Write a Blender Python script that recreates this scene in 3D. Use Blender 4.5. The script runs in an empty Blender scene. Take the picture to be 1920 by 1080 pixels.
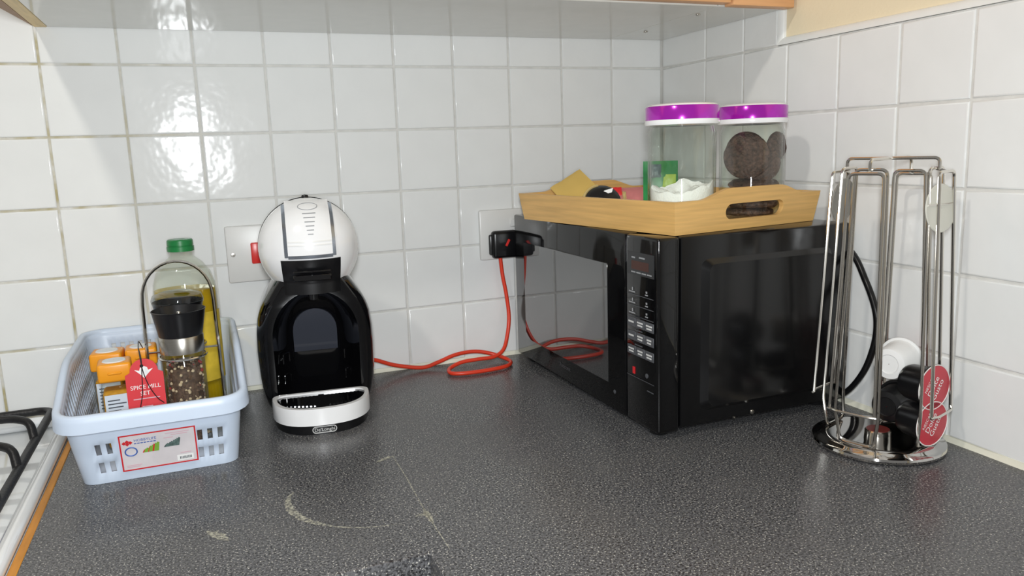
import bpy, bmesh, math, random
from mathutils import Vector, Matrix, noise
random.seed(7)
PI = math.pi
sc = bpy.context.scene
C = sc.collection

# ------------------------------------------------------------------ camera
cd = bpy.data.cameras.new('camera'); cam = bpy.data.objects.new('camera', cd); C.objects.link(cam)
cam.location = (0.18826, -1.27552, 0.3665)
cam.rotation_mode = 'XYZ'
cam.rotation_euler = (math.radians(79.8727), math.radians(1.8986), math.radians(-21.8927))
cd.sensor_width = 36.0; cd.lens = 1457.9 / 1920 * 36.0; cd.clip_start = 0.01
sc.camera = cam
# ------------------------------------------------------------------ world, lamp, flash, exposure
w = bpy.data.worlds.new('world'); sc.world = w; w.use_nodes = True
w.node_tree.nodes['Background'].inputs[0].default_value = (1.0, 0.985, 0.955, 1)
w.node_tree.nodes['Background'].inputs[1].default_value = 0.23
def light(name, kind, loc, energy, color, size, target=None):
    l = bpy.data.lights.new(name, kind); l.energy = energy; l.color = color
    if kind == 'AREA': l.shape = 'DISK'; l.size = size
    else: l.shadow_soft_size = size
    o = bpy.data.objects.new(name, l); C.objects.link(o); o.location = loc
    if target is not None:
        o.rotation_euler = (Vector(target) - Vector(loc)).to_track_quat('-Z', 'Y').to_euler()
    return o
light('ceiling_lamp_light', 'POINT', (-0.40, -1.07, 1.45), 26, (1.0, 0.95, 0.87), 0.05)
fl_ = light('camera_flash', 'AREA', (0.190, -1.285, 0.412), 9.4, (0.94, 0.975, 1.0), 0.05, (0.45, 0, 0.28))
fl_.data.shape = 'RECTANGLE'; fl_.data.size = 0.045; fl_.data.size_y = 0.17
sc.view_settings.view_transform = 'Standard'; sc.view_settings.look = 'None'
sc.view_settings.gamma = 1.0; sc.view_settings.use_curve_mapping = False
sc.view_settings.exposure = -0.04
sc.cycles.transparent_max_bounces = 40
sc.cycles.max_bounces = 14
sc.cycles.transmission_bounces = 12

# ------------------------------------------------------------------ materials
def lin(c):
    return tuple(((v / 255) / 12.92 if v <= 10 else ((v / 255 + 0.055) / 1.055) ** 2.4) for v in c) + (1,)
def N(nt, t, **kw):
    n = nt.nodes.new(t)
    for k, v in kw.items(): setattr(n, k, v)
    return n
def mat(name, col, rough=0.5, metal=0.0, coat=0.0, ior=1.5, var=0.0, vscale=30, stretch=None, bump=0.0, bscale=60, spec=None, sss=0.0, trans=0.0):
    m = bpy.data.materials.new(name); m.use_nodes = True; nt = m.node_tree
    b = nt.nodes['Principled BSDF']; L = nt.links.new
    b.inputs['Base Color'].default_value = lin(col); b.inputs['Roughness'].default_value = rough
    b.inputs['Metallic'].default_value = metal; b.inputs['IOR'].default_value = ior
    b.inputs['Coat Weight'].default_value = coat; b.inputs['Coat Roughness'].default_value = 0.04
    if trans: b.inputs['Transmission Weight'].default_value = trans
    if sss: b.inputs['Subsurface Weight'].default_value = sss; b.inputs['Subsurface Radius'].default_value = (.01, .01, .01)
    tc = N(nt, 'ShaderNodeTexCoord')
    src = tc.outputs['Object']
    if stretch:
        mp = N(nt, 'ShaderNodeMapping'); mp.inputs['Scale'].default_value = stretch
        L(src, mp.inputs[0]); src = mp.outputs[0]
    # a little natural unevenness on every surface
    nz = N(nt, 'ShaderNodeTexNoise'); nz.inputs['Scale'].default_value = vscale; nz.inputs['Detail'].default_value = 4
    L(src, nz.inputs['Vector'])
    rp = N(nt, 'ShaderNodeValToRGB')
    v = max(var, 0.02)
    c = lin(col)
    rp.color_ramp.elements[0].position = 0.3; rp.color_ramp.elements[1].position = 0.7
    rp.color_ramp.elements[0].color = tuple(x * (1 - v) for x in c[:3]) + (1,)
    rp.color_ramp.elements[1].color = tuple(min(1, x * (1 + v)) for x in c[:3]) + (1,)
    L(nz.outputs['Fac'], rp.inputs[0]); L(rp.outputs[0], b.inputs['Base Color'])
    if bump:
        n2 = N(nt, 'ShaderNodeTexNoise'); n2.inputs['Scale'].default_value = bscale; n2.inputs['Detail'].default_value = 2
        L(tc.outputs['Object'], n2.inputs['Vector'])
        bp = N(nt, 'ShaderNodeBump'); bp.inputs['Strength'].default_value = bump; bp.inputs['Distance'].default_value = 0.002
        L(n2.outputs['Fac'], bp.inputs['Height']); L(bp.outputs[0], b.inputs['Normal'])
    return m
def thin_glass(name, tint, ior=1.5, rough=0.02):
    m = bpy.data.materials.new(name); m.use_nodes = True; nt = m.node_tree; L = nt.links.new
    nt.nodes.remove(nt.nodes['Principled BSDF']); out = nt.nodes['Material Output']
    t = N(nt, 'ShaderNodeBsdfTransparent'); g = N(nt, 'ShaderNodeBsdfGlossy'); mx = N(nt, 'ShaderNodeMixShader'); lw = N(nt, 'ShaderNodeLayerWeight'); lw.inputs['Blend'].default_value = 0.5
    g.inputs['Roughness'].default_value = rough; f0 = ((ior - 1) / (ior + 1)) ** 2
    pw = N(nt, 'ShaderNodeMath', operation='POWER'); pw.inputs[1].default_value = 4.0; L(lw.outputs['Facing'], pw.inputs[0])
    f = N(nt, 'ShaderNodeMath', operation='MULTIPLY_ADD'); f.inputs[1].default_value = .75; f.inputs[2].default_value = f0; L(pw.outputs[0], f.inputs[0])
    nz = N(nt, 'ShaderNodeTexNoise'); nz.inputs['Scale'].default_value = 20
    rp = N(nt, 'ShaderNodeValToRGB'); c = lin(tint)
    rp.color_ramp.elements[0].color = tuple(x * .985 for x in c[:3]) + (1,); rp.color_ramp.elements[1].color = c
    L(nz.outputs['Fac'], rp.inputs[0]); L(rp.outputs[0], t.inputs[0])
    L(f.outputs[0], mx.inputs[0]); L(t.outputs[0], mx.inputs[1]); L(g.outputs[0], mx.inputs[2]); L(mx.outputs[0], out.inputs[0])
    return m

def tile_mat():
    m = mat('glazed_white_tile', (233, 234, 232), rough=0.11, coat=0.0, ior=1.27, var=0.012, vscale=14)
    nt = m.node_tree; L = nt.links.new; b = nt.nodes['Principled BSDF']
    ge = N(nt, 'ShaderNodeNewGeometry')
    n1 = N(nt, 'ShaderNodeTexNoise'); n1.inputs['Scale'].default_value = 17; n1.inputs['Detail'].default_value = 3.0; n1.inputs['Roughness'].default_value = 0.6
    L(ge.outputs['Position'], n1.inputs['Vector'])
    bp = N(nt, 'ShaderNodeBump'); bp.inputs['Strength'].default_value = 0.40; bp.inputs['Distance'].default_value = 0.003
    L(n1.outputs['Fac'], bp.inputs['Height']); L(bp.outputs[0], b.inputs['Normal']); L(bp.outputs[0], b.inputs['Coat Normal'])
    return m
def grout_mat():
    m = mat('grout', (214, 213, 208), rough=0.9, var=0.08, vscale=60)
    nt = m.node_tree; L = nt.links.new; b = nt.nodes['Principled BSDF']
    ge = N(nt, 'ShaderNodeNewGeometry')
    sx = N(nt, 'ShaderNodeSeparateXYZ'); L(ge.outputs['Position'], sx.inputs[0])
    mr = N(nt, 'ShaderNodeMapRange'); mr.inputs[1].default_value = 0.23; mr.inputs[2].default_value = 0.0; L(sx.outputs[0], mr.inputs[0])
    nz = N(nt, 'ShaderNodeTexNoise'); nz.inputs['Scale'].default_value = 26; nz.inputs['Detail'].default_value = 5; L(ge.outputs['Position'], nz.inputs['Vector'])
    r = N(nt, 'ShaderNodeValToRGB'); r.color_ramp.elements[0].position = .38; r.color_ramp.elements[1].position = .62; L(nz.outputs['Fac'], r.inputs[0])
    mu = N(nt, 'ShaderNodeMath', operation='MULTIPLY'); L(mr.outputs[0], mu.inputs[0]); L(r.outputs[0], mu.inputs[1])
    mx = N(nt, 'ShaderNodeMix', data_type='RGBA'); L(mu.outputs[0], mx.inputs[0])
    L(b.inputs['Base Color'].links[0].from_socket, mx.inputs[6]); mx.inputs[7].default_value = lin((176, 166, 128))
    L(mx.outputs[2], b.inputs['Base Color'])
    return m
def worktop_mat():
    m = mat('speckled_grey_laminate', (84, 84, 86), rough=0.33)
    nt = m.node_tree; L = nt.links.new; b = nt.nodes['Principled BSDF']
    tc = N(nt, 'ShaderNodeTexCoord')
    def nzr(scale, p0, p1):
        n = N(nt, 'ShaderNodeTexNoise'); n.inputs['Scale'].default_value = scale; n.inputs['Detail'].default_value = 2.5
        r = N(nt, 'ShaderNodeValToRGB'); r.color_ramp.elements[0].position = p0; r.color_ramp.elements[1].position = p1
        L(tc.outputs['Object'], n.inputs['Vector']); L(n.outputs['Fac'], r.inputs[0]); return r.outputs[0]
    base = N(nt, 'ShaderNodeMix', data_type='RGBA'); L(nzr(430, .36, .60), base.inputs[0])
    base.inputs[6].default_value = lin((36, 36, 38)); base.inputs[7].default_value = lin((97, 97, 99))
    lt = N(nt, 'ShaderNodeMix', data_type='RGBA'); L(nzr(520, .60, .68), lt.inputs[0]); L(base.outputs[2], lt.inputs[6]); lt.inputs[7].default_value = lin((196, 193, 184))
    dk = N(nt, 'ShaderNodeMix', data_type='RGBA'); L(nzr(12, .45, .75), dk.inputs[0]); L(lt.outputs[2], dk.inputs[6]); dk.inputs[7].default_value = lin((92, 91, 90))
    dk2 = N(nt, 'ShaderNodeMix', data_type='RGBA'); dk2.inputs[0].default_value = .35; L(lt.outputs[2], dk2.inputs[6]); L(dk.outputs[2], dk2.inputs[7])
    L(dk2.outputs[2], b.inputs['Base Color'])
    rr = N(nt, 'ShaderNodeMapRange'); rr.inputs[3].default_value = .22; rr.inputs[4].default_value = .36
    L(nzr(7, .3, .7), rr.inputs[0]); L(rr.outputs[0], b.inputs['Roughness'])
    return m
MT = {}
def mk(k, *a, **kw): MT[k] = mat(k, *a, **kw)
MT['tile'] = tile_mat(); MT['grout'] = grout_mat(); MT['worktop'] = worktop_mat()
mk('cream_paint', (236, 222, 190), .8, var=.03, vscale=8, bump=.15, bscale=200)
mk('trim_white', (234, 236, 233), .3)
mk('sealant', (232, 230, 212), .45, var=.05, vscale=40)
mk('cab_white', (214, 214, 208), .10, ior=1.42, var=.02)
mk('pine_edge', (226, 200, 146), .5, var=.12, vscale=20, stretch=(8, 1, 8))
mk('brown_board', (150, 112, 74), .5, var=.1)
mk('orange_wood', (222, 168, 118), .4, var=.08, vscale=18, stretch=(1, 6, 10))
mk('strip_wood', (190, 128, 46), .5, var=.25, vscale=14, stretch=(6, 1, 6))
mk('enamel', (238, 240, 240), .05, coat=.6)
mk('cast_black', (20, 20, 22), .42, var=.2, vscale=80, bump=.25, bscale=300)
mk('burner_blue', (30, 40, 120), .35)
mk('basket_plastic', (203, 216, 233), .38, var=.02, sss=.15)
mk('black_gloss', (10, 10, 12), .07, coat=.4)
mk('black_satin', (15, 15, 17), .3)
mk('black_matt', (20, 20, 21), .5)
mk('cavity_sheen', (58, 61, 70), .3, coat=.5)  # paler than the black body: the cavity's highlight painted in
mk('white_gloss', (236, 236, 236), .16, coat=.4, var=.01)
mk('white_plastic', (226, 225, 221), .35)
mk('silver', (170, 178, 190), .22, metal=.9)
mk('chrome', (226, 222, 214), .17, metal=1.0)
mk('chrome_mirror', (205, 203, 200), .05, metal=1.0)
mk('steel', (190, 186, 178), .25, metal=1.0, stretch=(1, 1, 40), vscale=40, var=.08)
mk('grey_print', (150, 152, 154), .5)
mk('light_print', (206, 206, 204), .5)
mk('white_print', (240, 240, 238), .5)
mk('red_plastic', (222, 52, 46), .3)
mk('red_cable', (222, 62, 36), .35)
mk('red_print', (205, 38, 44), .45)
mk('mw_black', (13, 13, 14), .16, var=.1)
mk('mw_front', (12, 12, 13), .05, ior=1.46)
mk('mw_window', (30, 31, 33), .03, coat=1.0, ior=1.9)
mk('mw_panel', (14, 14, 15), .3)
mk('mw_display', (44, 45, 47), .25)
mk('mw_digits', (70, 40, 32), .4)
mk('mw_key', (78, 80, 84), .45)
mk('bamboo', (218, 174, 106), .38, var=.12, vscale=9, stretch=(1.2, 1.2, 26))
mk('purple_metal', (178, 34, 182), .16, metal=.45, coat=.5)
MT['glass'] = thin_glass('clear_glass', (252, 254, 252))
MT['mill_glass'] = thin_glass('mill_glass', (248, 249, 248))
MT['pet'] = thin_glass('bottle_plastic', (250, 252, 248))
MT['clear_cap'] = thin_glass('clear_cap', (225, 228, 230), 1.6)
MT['oil'] = thin_glass('cooking_oil', (246, 230, 140), 1.2)
mk('sugar', (250, 249, 246), .9, bump=.4, bscale=400)
mk('cookie', (84, 63, 54), .65, var=.6, vscale=190, bump=1.0, bscale=330)
mk('cookie_edge', (122, 84, 52), .7, var=.2, vscale=120)
mk('kraft', (205, 172, 92), .6, var=.04, vscale=15)
mk('sachet_black', (22, 21, 22), .3)
mk('gold_edge', (214, 190, 130), .35, metal=.4)
mk('sachet_pink', (196, 120, 118), .3, var=.25, vscale=25)
mk('green_packet', (40, 128, 70), .35, var=.35, vscale=25)
mk('lime_packet', (170, 196, 80), .4, var=.2, vscale=30)
mk('teal_packet', (70, 92, 98), .4, var=.2, vscale=30)
mk('green_cap', (28, 122, 62), .35)
mk('oil_label', (222, 190, 60), .45, var=.25, vscale=30)
mk('orange_lid', (240, 158, 30), .35)
mk('paper_white', (226, 230, 232), .6)
mk('paper_blue', (208, 219, 228), .6)
mk('spice', (196, 140, 24), .8, var=.15, vscale=200)
mk('tag_red', (212, 44, 52), .5)
mk('pepper', (92, 72, 56), .7, var=.5, vscale=220)
mk('pepper_pale', (206, 186, 152), .7)
mk('pepper_red', (156, 60, 52), .7)
mk('salt', (222, 214, 210), .8)
mk('print_blue', (60, 96, 170), .5)
mk('print_green', (124, 170, 60), .5)
mk('print_dark', (84, 104, 100), .6, var=.4, vscale=300)
mk('print_pink', (214, 176, 186), .6)
mk('print_ink', (70, 76, 84), .6)
mk('sticker', (214, 208, 210), .35, var=.05, vscale=60)
mk('foil_red', (194, 58, 70), .35, var=.05)
mk('capsule_white', (236, 236, 234), .3)
mk('disc_milky', (206, 204, 192), .3, var=.03)
mk('disc_grey', (150, 148, 142), .3, metal=.4)
mk('residue', (190, 188, 172), .8, var=.15, vscale=300)
mk('ceiling_white', (240, 238, 232), .8)
mk('floor_brown', (120, 100, 82), .5, var=.15, vscale=6)
mk('emblem', (110, 44, 40), .3)

# ------------------------------------------------------------------ mesh helpers
class MB:
    def __init__(s): s.v = []; s.f = []
    def add(s, vs, fs):
        o = len(s.v); s.v += [tuple(p) for p in vs]; s.f += [tuple(i + o for i in f) for f in fs]; return s
    def move(s, T):
        s.v = [tuple(T @ Vector(p)) for p in s.v]; return s
def box(m, x0, x1, y0, y1, z0, z1, bev=0.0, seg=2):
    if bev <= 0:
        v = [(x, y, z) for x in (x0, x1) for y in (y0, y1) for z in (z0, z1)]
        return m.add(v, [(0, 1, 3, 2), (4, 6, 7, 5), (0, 4, 5, 1), (2, 3, 7, 6), (0, 2, 6, 4), (1, 5, 7, 3)])
    bm = bmesh.new(); bmesh.ops.create_cube(bm, size=1.0)
    for v in bm.verts: v.co = Vector(((x0 + x1) / 2 + v.co.x * (x1 - x0), (y0 + y1) / 2 + v.co.y * (y1 - y0), (z0 + z1) / 2 + v.co.z * (z1 - z0)))
    bmesh.ops.bevel(bm, geom=bm.edges[:], offset=bev, segments=seg, profile=.5, affect='EDGES', clamp_overlap=True)
    bm.verts.index_update()
    m.add([v.co.copy() for v in bm.verts], [[v.index for v in f.verts] for f in bm.faces]); bm.free(); return m
def lathe(m, prof, n=32, T=None, cap0=False, cap1=False):
    vs = []; fs = []
    for (r, z) in prof:
        for k in range(n):
            a = 2 * PI * k / n; vs.append(Vector((r * math.cos(a), r * math.sin(a), z)))
    for i in range(len(prof) - 1):
        for k in range(n):
            fs.append((i * n + k, i * n + (k + 1) % n, (i + 1) * n + (k + 1) % n, (i + 1) * n + k))
    if cap0: fs.append(tuple(range(n - 1, -1, -1)))
    if cap1: fs.append(tuple((len(prof) - 1) * n + k for k in range(n)))
    if T is not None: vs = [T @ p for p in vs]
    return m.add(vs, fs)
def tube(m, pts, r, n=8, closed=False):
    pts = [Vector(p) for p in pts]; K = len(pts); vs = []; fs = []; nrm = None
    for i, p in enumerate(pts):
        a = pts[(i - 1) % K] if (closed or i > 0) else p; b = pts[(i + 1) % K] if (closed or i < K - 1) else p
        t = (b - a).normalized()
        if nrm is None:
            nrm = t.orthogonal().normalized()
        else:
            nrm = (nrm - t * nrm.dot(t));
            nrm = nrm.normalized() if nrm.length > 1e-9 else t.orthogonal().normalized()
        bn = t.cross(nrm)
        for k in range(n):
            an = 2 * PI * k / n; vs.append(p + r * (math.cos(an) * nrm + math.sin(an) * bn))
    for i in range(K if closed else K - 1):
        j = (i + 1) % K
        for k in range(n): fs.append((i * n + k, i * n + (k + 1) % n, j * n + (k + 1) % n, j * n + k))
    if not closed:
        fs.append(tuple(range(n - 1, -1, -1))); fs.append(tuple((K - 1) * n + k for k in range(n)))
    return m.add(vs, fs)
def fillet(pts, r, seg=5, closed=False):
    pts = [Vector(p) for p in pts]; K = len(pts); out = []
    for i, p in enumerate(pts):
        if not closed and i in (0, K - 1): out.append(p); continue
        a = pts[i - 1]; b = pts[(i + 1) % K]
        d1 = (a - p); d2 = (b - p); q = min(r, d1.length * .48, d2.length * .48)
        s = p + d1.normalized() * q; e = p + d2.normalized() * q
        for k in range(seg + 1):
            t = k / seg; out.append(s * (1 - t) ** 2 + p * 2 * t * (1 - t) + e * t ** 2)
    return out
def smooth_path(pts, n=8):
    pts = [Vector(p) for p in pts]; P = [2 * pts[0] - pts[1]] + pts + [2 * pts[-1] - pts[-2]]; out = []
    for i in range(1, len(P) - 2):
        p0, p1, p2, p3 = P[i - 1:i + 3]
        for k in range(n):
            t = k / n
            out.append(.5 * ((2 * p1) + (p2 - p0) * t + (2 * p0 - 5 * p1 + 4 * p2 - p3) * t * t + (3 * p1 - p0 - 3 * p2 + p3) * t ** 3))
    out.append(pts[-1]); return out
def prism(m, poly, T, d):
    """poly (x,y) extruded 0..d along z, then T"""
    n = len(poly); vs = [T @ Vector((x, y, 0)) for x, y in poly] + [T @ Vector((x, y, d)) for x, y in poly]
    fs = [tuple(range(n - 1, -1, -1)), tuple(range(n, 2 * n))] + [(i, (i + 1) % n, n + (i + 1) % n, n + i) for i in range(n)]
    return m.add(vs, fs)
def rrect(x0, x1, y0, y1, r, seg=4):
    out = []
    for cx, cy, a0 in ((x1 - r, y1 - r, 0), (x0 + r, y1 - r, 90), (x0 + r, y0 + r, 180), (x1 - r, y0 + r, 270)):
        for k in range(seg + 1):
            a = math.radians(a0 + 90 * k / seg); out.append((cx + r * math.cos(a), cy + r * math.sin(a)))
    return out
def frame(o, right, up):
    r = Vector(right).normalized(); u = Vector(up); u = (u - r * u.dot(r)).normalized(); n = r.cross(u)
    return Matrix(((r.x, u.x, n.x, o[0]), (r.y, u.y, n.y, o[1]), (r.z, u.z, n.z, o[2]), (0, 0, 0, 1)))
def tr(x, y, z): return Matrix.Translation((x, y, z))
def obj(name, m, material, parent=None, world=False, smooth=40):
    me = bpy.data.meshes.new(name); vs = m.v
    if world and parent is not None:
        Ti = parent.matrix_basis.inverted(); vs = [tuple(Ti @ Vector(p)) for p in vs]
    me.from_pydata(vs, [], m.f); me.validate()
    bm = bmesh.new(); bm.from_mesh(me); bmesh.ops.recalc_face_normals(bm, faces=bm.faces); bm.to_mesh(me); bm.free()
    if smooth:
        me.polygons.foreach_set('use_smooth', [True] * len(me.polygons)); me.set_sharp_from_angle(angle=math.radians(smooth))
    me.materials.append(MT[material]); o = bpy.data.objects.new(name, me); C.objects.link(o)
    if parent is not None: o.parent = parent
    return o
def tag(o, label=None, cat=None, group=None, kind=None):
    for k, v in (('label', label), ('category', cat), ('group', group), ('kind', kind)):
        if v: o[k] = v
    return o
def thing(name, label, cat, loc=(0, 0, 0), rz=0, group=None):
    o = bpy.data.objects.new(name, None); C.objects.link(o); o.location = loc; o.rotation_euler = (0, 0, rz)
    o.matrix_basis = Matrix.Translation(loc) @ Matrix.Rotation(rz, 4, 'Z'); o.empty_display_size = .02
    return tag(o, label, cat, group)
def text_mesh(body, size, T, depth=0.0, align='CENTER'):
    cu = bpy.data.curves.new('t', 'FONT'); cu.body = body; cu.size = size; cu.align_x = align; cu.align_y = 'CENTER'; cu.extrude = depth
    cu.resolution_u = 3
    ob = bpy.data.objects.new('t', cu); C.objects.link(ob); dg = bpy.context.evaluated_depsgraph_get(); dg.update()
    me = bpy.data.meshes.new_from_object(ob.evaluated_get(dg)); m = MB()
    m.add([T @ v.co for v in me.vertices], [tuple(p.vertices) for p in me.polygons])
    bpy.data.objects.remove(ob); bpy.data.curves.remove(cu); bpy.data.meshes.remove(me); return m

# ================================================================== SETTING
XR = 1.005; Z0 = 0.004
def struct(name, m, material, **k): return tag(obj(name, m, material, **k), kind='structure')
wb = struct('wall_back', box(MB(), -1.7, XR + .12, .007, .12, -.9, 1.52), 'cream_paint')
obj('grout_bed', box(MB(), -1.0, XR + .004, .0018, .0075, Z0 - .1, Z0 + .8), 'grout', wb)
wr = struct('wall_right', box(MB(), XR + .007, XR + .12, -2.6, .007, -.9, 1.52), 'cream_paint')
obj('grout_bed', box(MB(), XR + .0018, XR + .0075, -1.75, .0, Z0 - .02, Z0 + .5), 'grout', wr)
obj('grout_bed', box(MB(), XR + .0018, XR + .0075, -.312, .0, Z0 + .5, Z0 + .6), 'grout', wr)
G = .0016
cache = {}
def tile_mesh(wd, ht):
    k = (round(wd, 4), round(ht, 4))
    if k not in cache:
        m = MB(); b = .0022; d = .0012; a, h = wd / 2, ht / 2
        lv = [(a, h, -.006), (a, h, -d), (a - b * .4, h - b * .4, -d * .3), (a - b, h - b, 0)]
        vs = []; fs = []
        for x, y, z in lv: vs += [(-x, -y, z), (x, -y, z), (x, y, z), (-x, y, z)]
        for i in range(3):
            for q in range(4): fs.append((i * 4 + q, i * 4 + (q + 1) % 4, i * 4 + 4 + (q + 1) % 4, i * 4 + 4 + q))
        fs.append((12, 13, 14, 15))
        me = bpy.data.meshes.new('tile'); me.from_pydata(vs, [], fs); me.materials.append(MT['tile'])
        me.polygons.foreach_set('use_smooth', [True] * len(me.polygons)); me.set_sharp_from_angle(angle=math.radians(50)); me.polygons[-1].use_smooth = False
        at = me.attributes.get('sharp_edge') or me.attributes.new('sharp_edge', 'BOOLEAN', 'EDGE')
        for e in me.edges:
            if all(v >= 12 for v in e.vertices): at.data[e.index].value = True
        cache[k] = me
    return cache[k]
def tile(parent, x0, x1, z0, z1, right=False):
    o = bpy.data.objects.new('tile', tile_mesh(x1 - x0 - 2 * G, z1 - z0 - 2 * G)); C.objects.link(o); o.parent = parent
    jx, jz = random.uniform(-.0016, .0016), random.uniform(-.0016, .0016)
    dz = random.uniform(-.0003, .0002)
    if right:
        o.location = (XR - dz, (x0 + x1) / 2, (z0 + z1) / 2); o.rotation_euler = (PI / 2 + jx, 0, -PI / 2 + jz)
    else:
        o.location = ((x0 + x1) / 2, -dz, (z0 + z1) / 2); o.rotation_euler = (PI / 2 + jx, 0, jz)
for i in range(-6, 10):
    for j in range(-3 if i < 0 else -1, 6 if i < 0 else 5):
        tile(wb, i * .1, (i + 1) * .1 if i < 9 else XR - .001, Z0 + (4 - j) * .1, Z0 + (5 - j) * .1)
ys = [-.001, -.1333] + [-.1333 - .1 * k for k in range(1, 15)]
for k in range(len(ys) - 1):
    for j in range(0, 5): tile(wr, ys[k + 1], ys[k], Z0 + (4 - j) * .1, Z0 + (5 - j) * .1, True)
    if k < 2: tile(wr, ys[k + 1], ys[k], Z0 + .5, Z0 + .6, True)
    if k == 2: tile(wr, -.311, ys[k], Z0 + .5, Z0 + .6, True)
# tile-edge trims on the right wall
m = MB()
prof = [(0, 0)] + [(.0075 * math.cos(a), .011 * math.sin(a)) for a in [PI / 2 * k / 5 for k in range(6)]]
def trim_piece(T, L): return prism(MB(), prof, T, L)
struct('trim_1', trim_piece(frame((XR + .0068, -1.7615, Z0 + .5005), (-1, 0, 0), (0, 0, 1)), 1.45), 'trim_white')
struct('trim_2', trim_piece(frame((XR + .0068, -.3115, Z0 + .5005), (-1, 0, 0), (0, -1, 0)), .1), 'trim_white')
# sealant beads
def bead(x0, x1, y0, y1):
    m = MB()
    n = 40; vs = []; fs = []
    for k in range(n + 1):
        t = k / n; x = x0 + (x1 - x0) * t; y = y0 + (y1 - y0) * t; q = .0045 + .0012 * noise.noise((x * 30, y * 30, 2))
        if abs(x1 - x0) > abs(y1 - y0): ring = [(x, .002, 0), (x, -q, 0), (x, -q * .45, q * .6), (x, -.0005, q * 1.3), (x, .002, q * 1.3)]
        else: ring = [(XR + .002, y, 0), (XR - q, y, 0), (XR - q * .45, y, q * .6), (XR - .0005, y, q * 1.3), (XR + .002, y, q * 1.3)]
        vs += ring
    for k in range(n):
        for q in range(4): fs.append((k * 5 + q, k * 5 + q + 1, k * 5 + 6 + q, k * 5 + 5 + q))
    return m.add(vs, fs)
struct('trim_3', bead(0, XR, 0, 0), 'sealant'); struct('trim_4', bead(XR, XR, 0, -1.6), 'sealant')
struct('floor', box(MB(), -1.8, 1.2, -3.0, .1, -.95, -.9), 'floor_brown')

# ------------------------------------------------------------------ worktop (L-shaped)
wt = thing('worktop', 'speckled dark grey L-shaped laminate worktop running along both tiled walls', 'worktop', (.5, -.31, 0))
poly = [(.001, -.0005), (.001, -.623), (.355, -.623), (.355, -1.7), (XR - .0005, -1.7), (XR - .0005, -.0005)]
bm = bmesh.new(); vv = [bm.verts.new((x, y, -.038)) for x, y in poly]; f = bm.faces.new(vv)
r = bmesh.ops.extrude_face_region(bm, geom=[f]); bmesh.ops.translate(bm, vec=(0, 0, .038), verts=[v for v in r['geom'] if isinstance(v, bmesh.types.BMVert)])
ed = [e for e in bm.edges if all(v.co.z > -.001 for v in e.verts) and all(abs(v.co.y + .623) < .01 or abs(v.co.x - .355) < .01 for v in e.verts)]
bmesh.ops.bevel(bm, geom=ed, offset=.004, segments=3, profile=.5, affect='EDGES'); bm.verts.index_update()
m = MB(); m.add([v.co.copy() for v in bm.verts], [[v.index for v in f.verts] for f in bm.faces]); bm.free()
obj('slab', m, 'worktop', wt, world=True, smooth=30)
obj('edge_strip', box(MB(), -.0074, .001, -.62, -.06, -.035, .0012, .0008, 1), 'strip_wood', wt, world=True)
def ribbon(pts, wf, z=.0003, seed=0):
    P = smooth_path([(x, y, z) for x, y in pts], 10); vs = []; fs = []; K = len(P)
    for i, p in enumerate(P):
        t = (P[min(i + 1, K - 1)] - P[max(i - 1, 0)]).normalized(); n = Vector((-t.y, t.x, 0)); q = wf(i / (K - 1))
        a = q * (1 + .9 * noise.noise((i * .9, seed, 0))); b = q * (1 + .9 * noise.noise((i * .9, seed, 9)))
        vs += [p + n * max(a, .0001), p - n * max(b, .0001)]
    fs = [(2 * i, 2 * i + 1, 2 * i + 3, 2 * i + 2) for i in range(K - 1)]
    return MB().add(vs, fs)
def residue(pts, wf, seed, name='dried_residue'):
    o = obj(name, ribbon(pts, wf, seed=seed), 'residue_patchy', wt, world=True); return o
def patchy():
    m = mat('residue_patchy', (186, 184, 168), .8, var=.1, vscale=300); nt = m.node_tree; L = nt.links.new; b = nt.nodes['Principled BSDF']
    tc = N(nt, 'ShaderNodeTexCoord'); n = N(nt, 'ShaderNodeTexNoise'); n.inputs['Scale'].default_value = 260; n.inputs['Detail'].default_value = 4
    r = N(nt, 'ShaderNodeValToRGB'); r.color_ramp.elements[0].position = .38; r.color_ramp.elements[1].position = .62
    r.color_ramp.elements[1].color = (.85, .85, .85, 1); r.color_ramp.elements[0].color = (.08, .08, .08, 1)
    L(tc.outputs['Object'], n.inputs['Vector']); L(n.outputs['Fac'], r.inputs[0]); L(r.outputs[0], b.inputs['Alpha']); MT['residue_patchy'] = m
patchy()
residue([(.254, -.430), (.247, -.443), (.245, -.462), (.248, -.482), (.258, -.505), (.272, -.522), (.288, -.536), (.315, -.549), (.345, -.556)], lambda t: .0008 + .0034 * math.sin(PI * min(1, t * 1.35)) ** 1.2 if t < .72 else .0011 * (1.1 - t) * 3, 1)
residue([(.378, -.380), (.3775, -.44), (.3755, -.50), (.374, -.55), (.374, -.60), (.374, -.622)], lambda t: .0006, 2, 'joint_line')
residue([(.355, -.388), (.367, -.381), (.381, -.377)], lambda t: .0028 * math.sin(PI * t) + .0006, 3)
residue([(.362, -.546), (.370, -.545), (.376, -.545)], lambda t: .004 * t + .001, 4)
residue([(.374, -.53), (.3745, -.55), (.374, -.57)], lambda t: .0028 * math.sin(PI * t) + .0004, 5)
residue([(.163, -.485), (.172, -.498), (.183, -.516)], lambda t: .005 * math.sin(PI * t) + .0006, 6)

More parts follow.
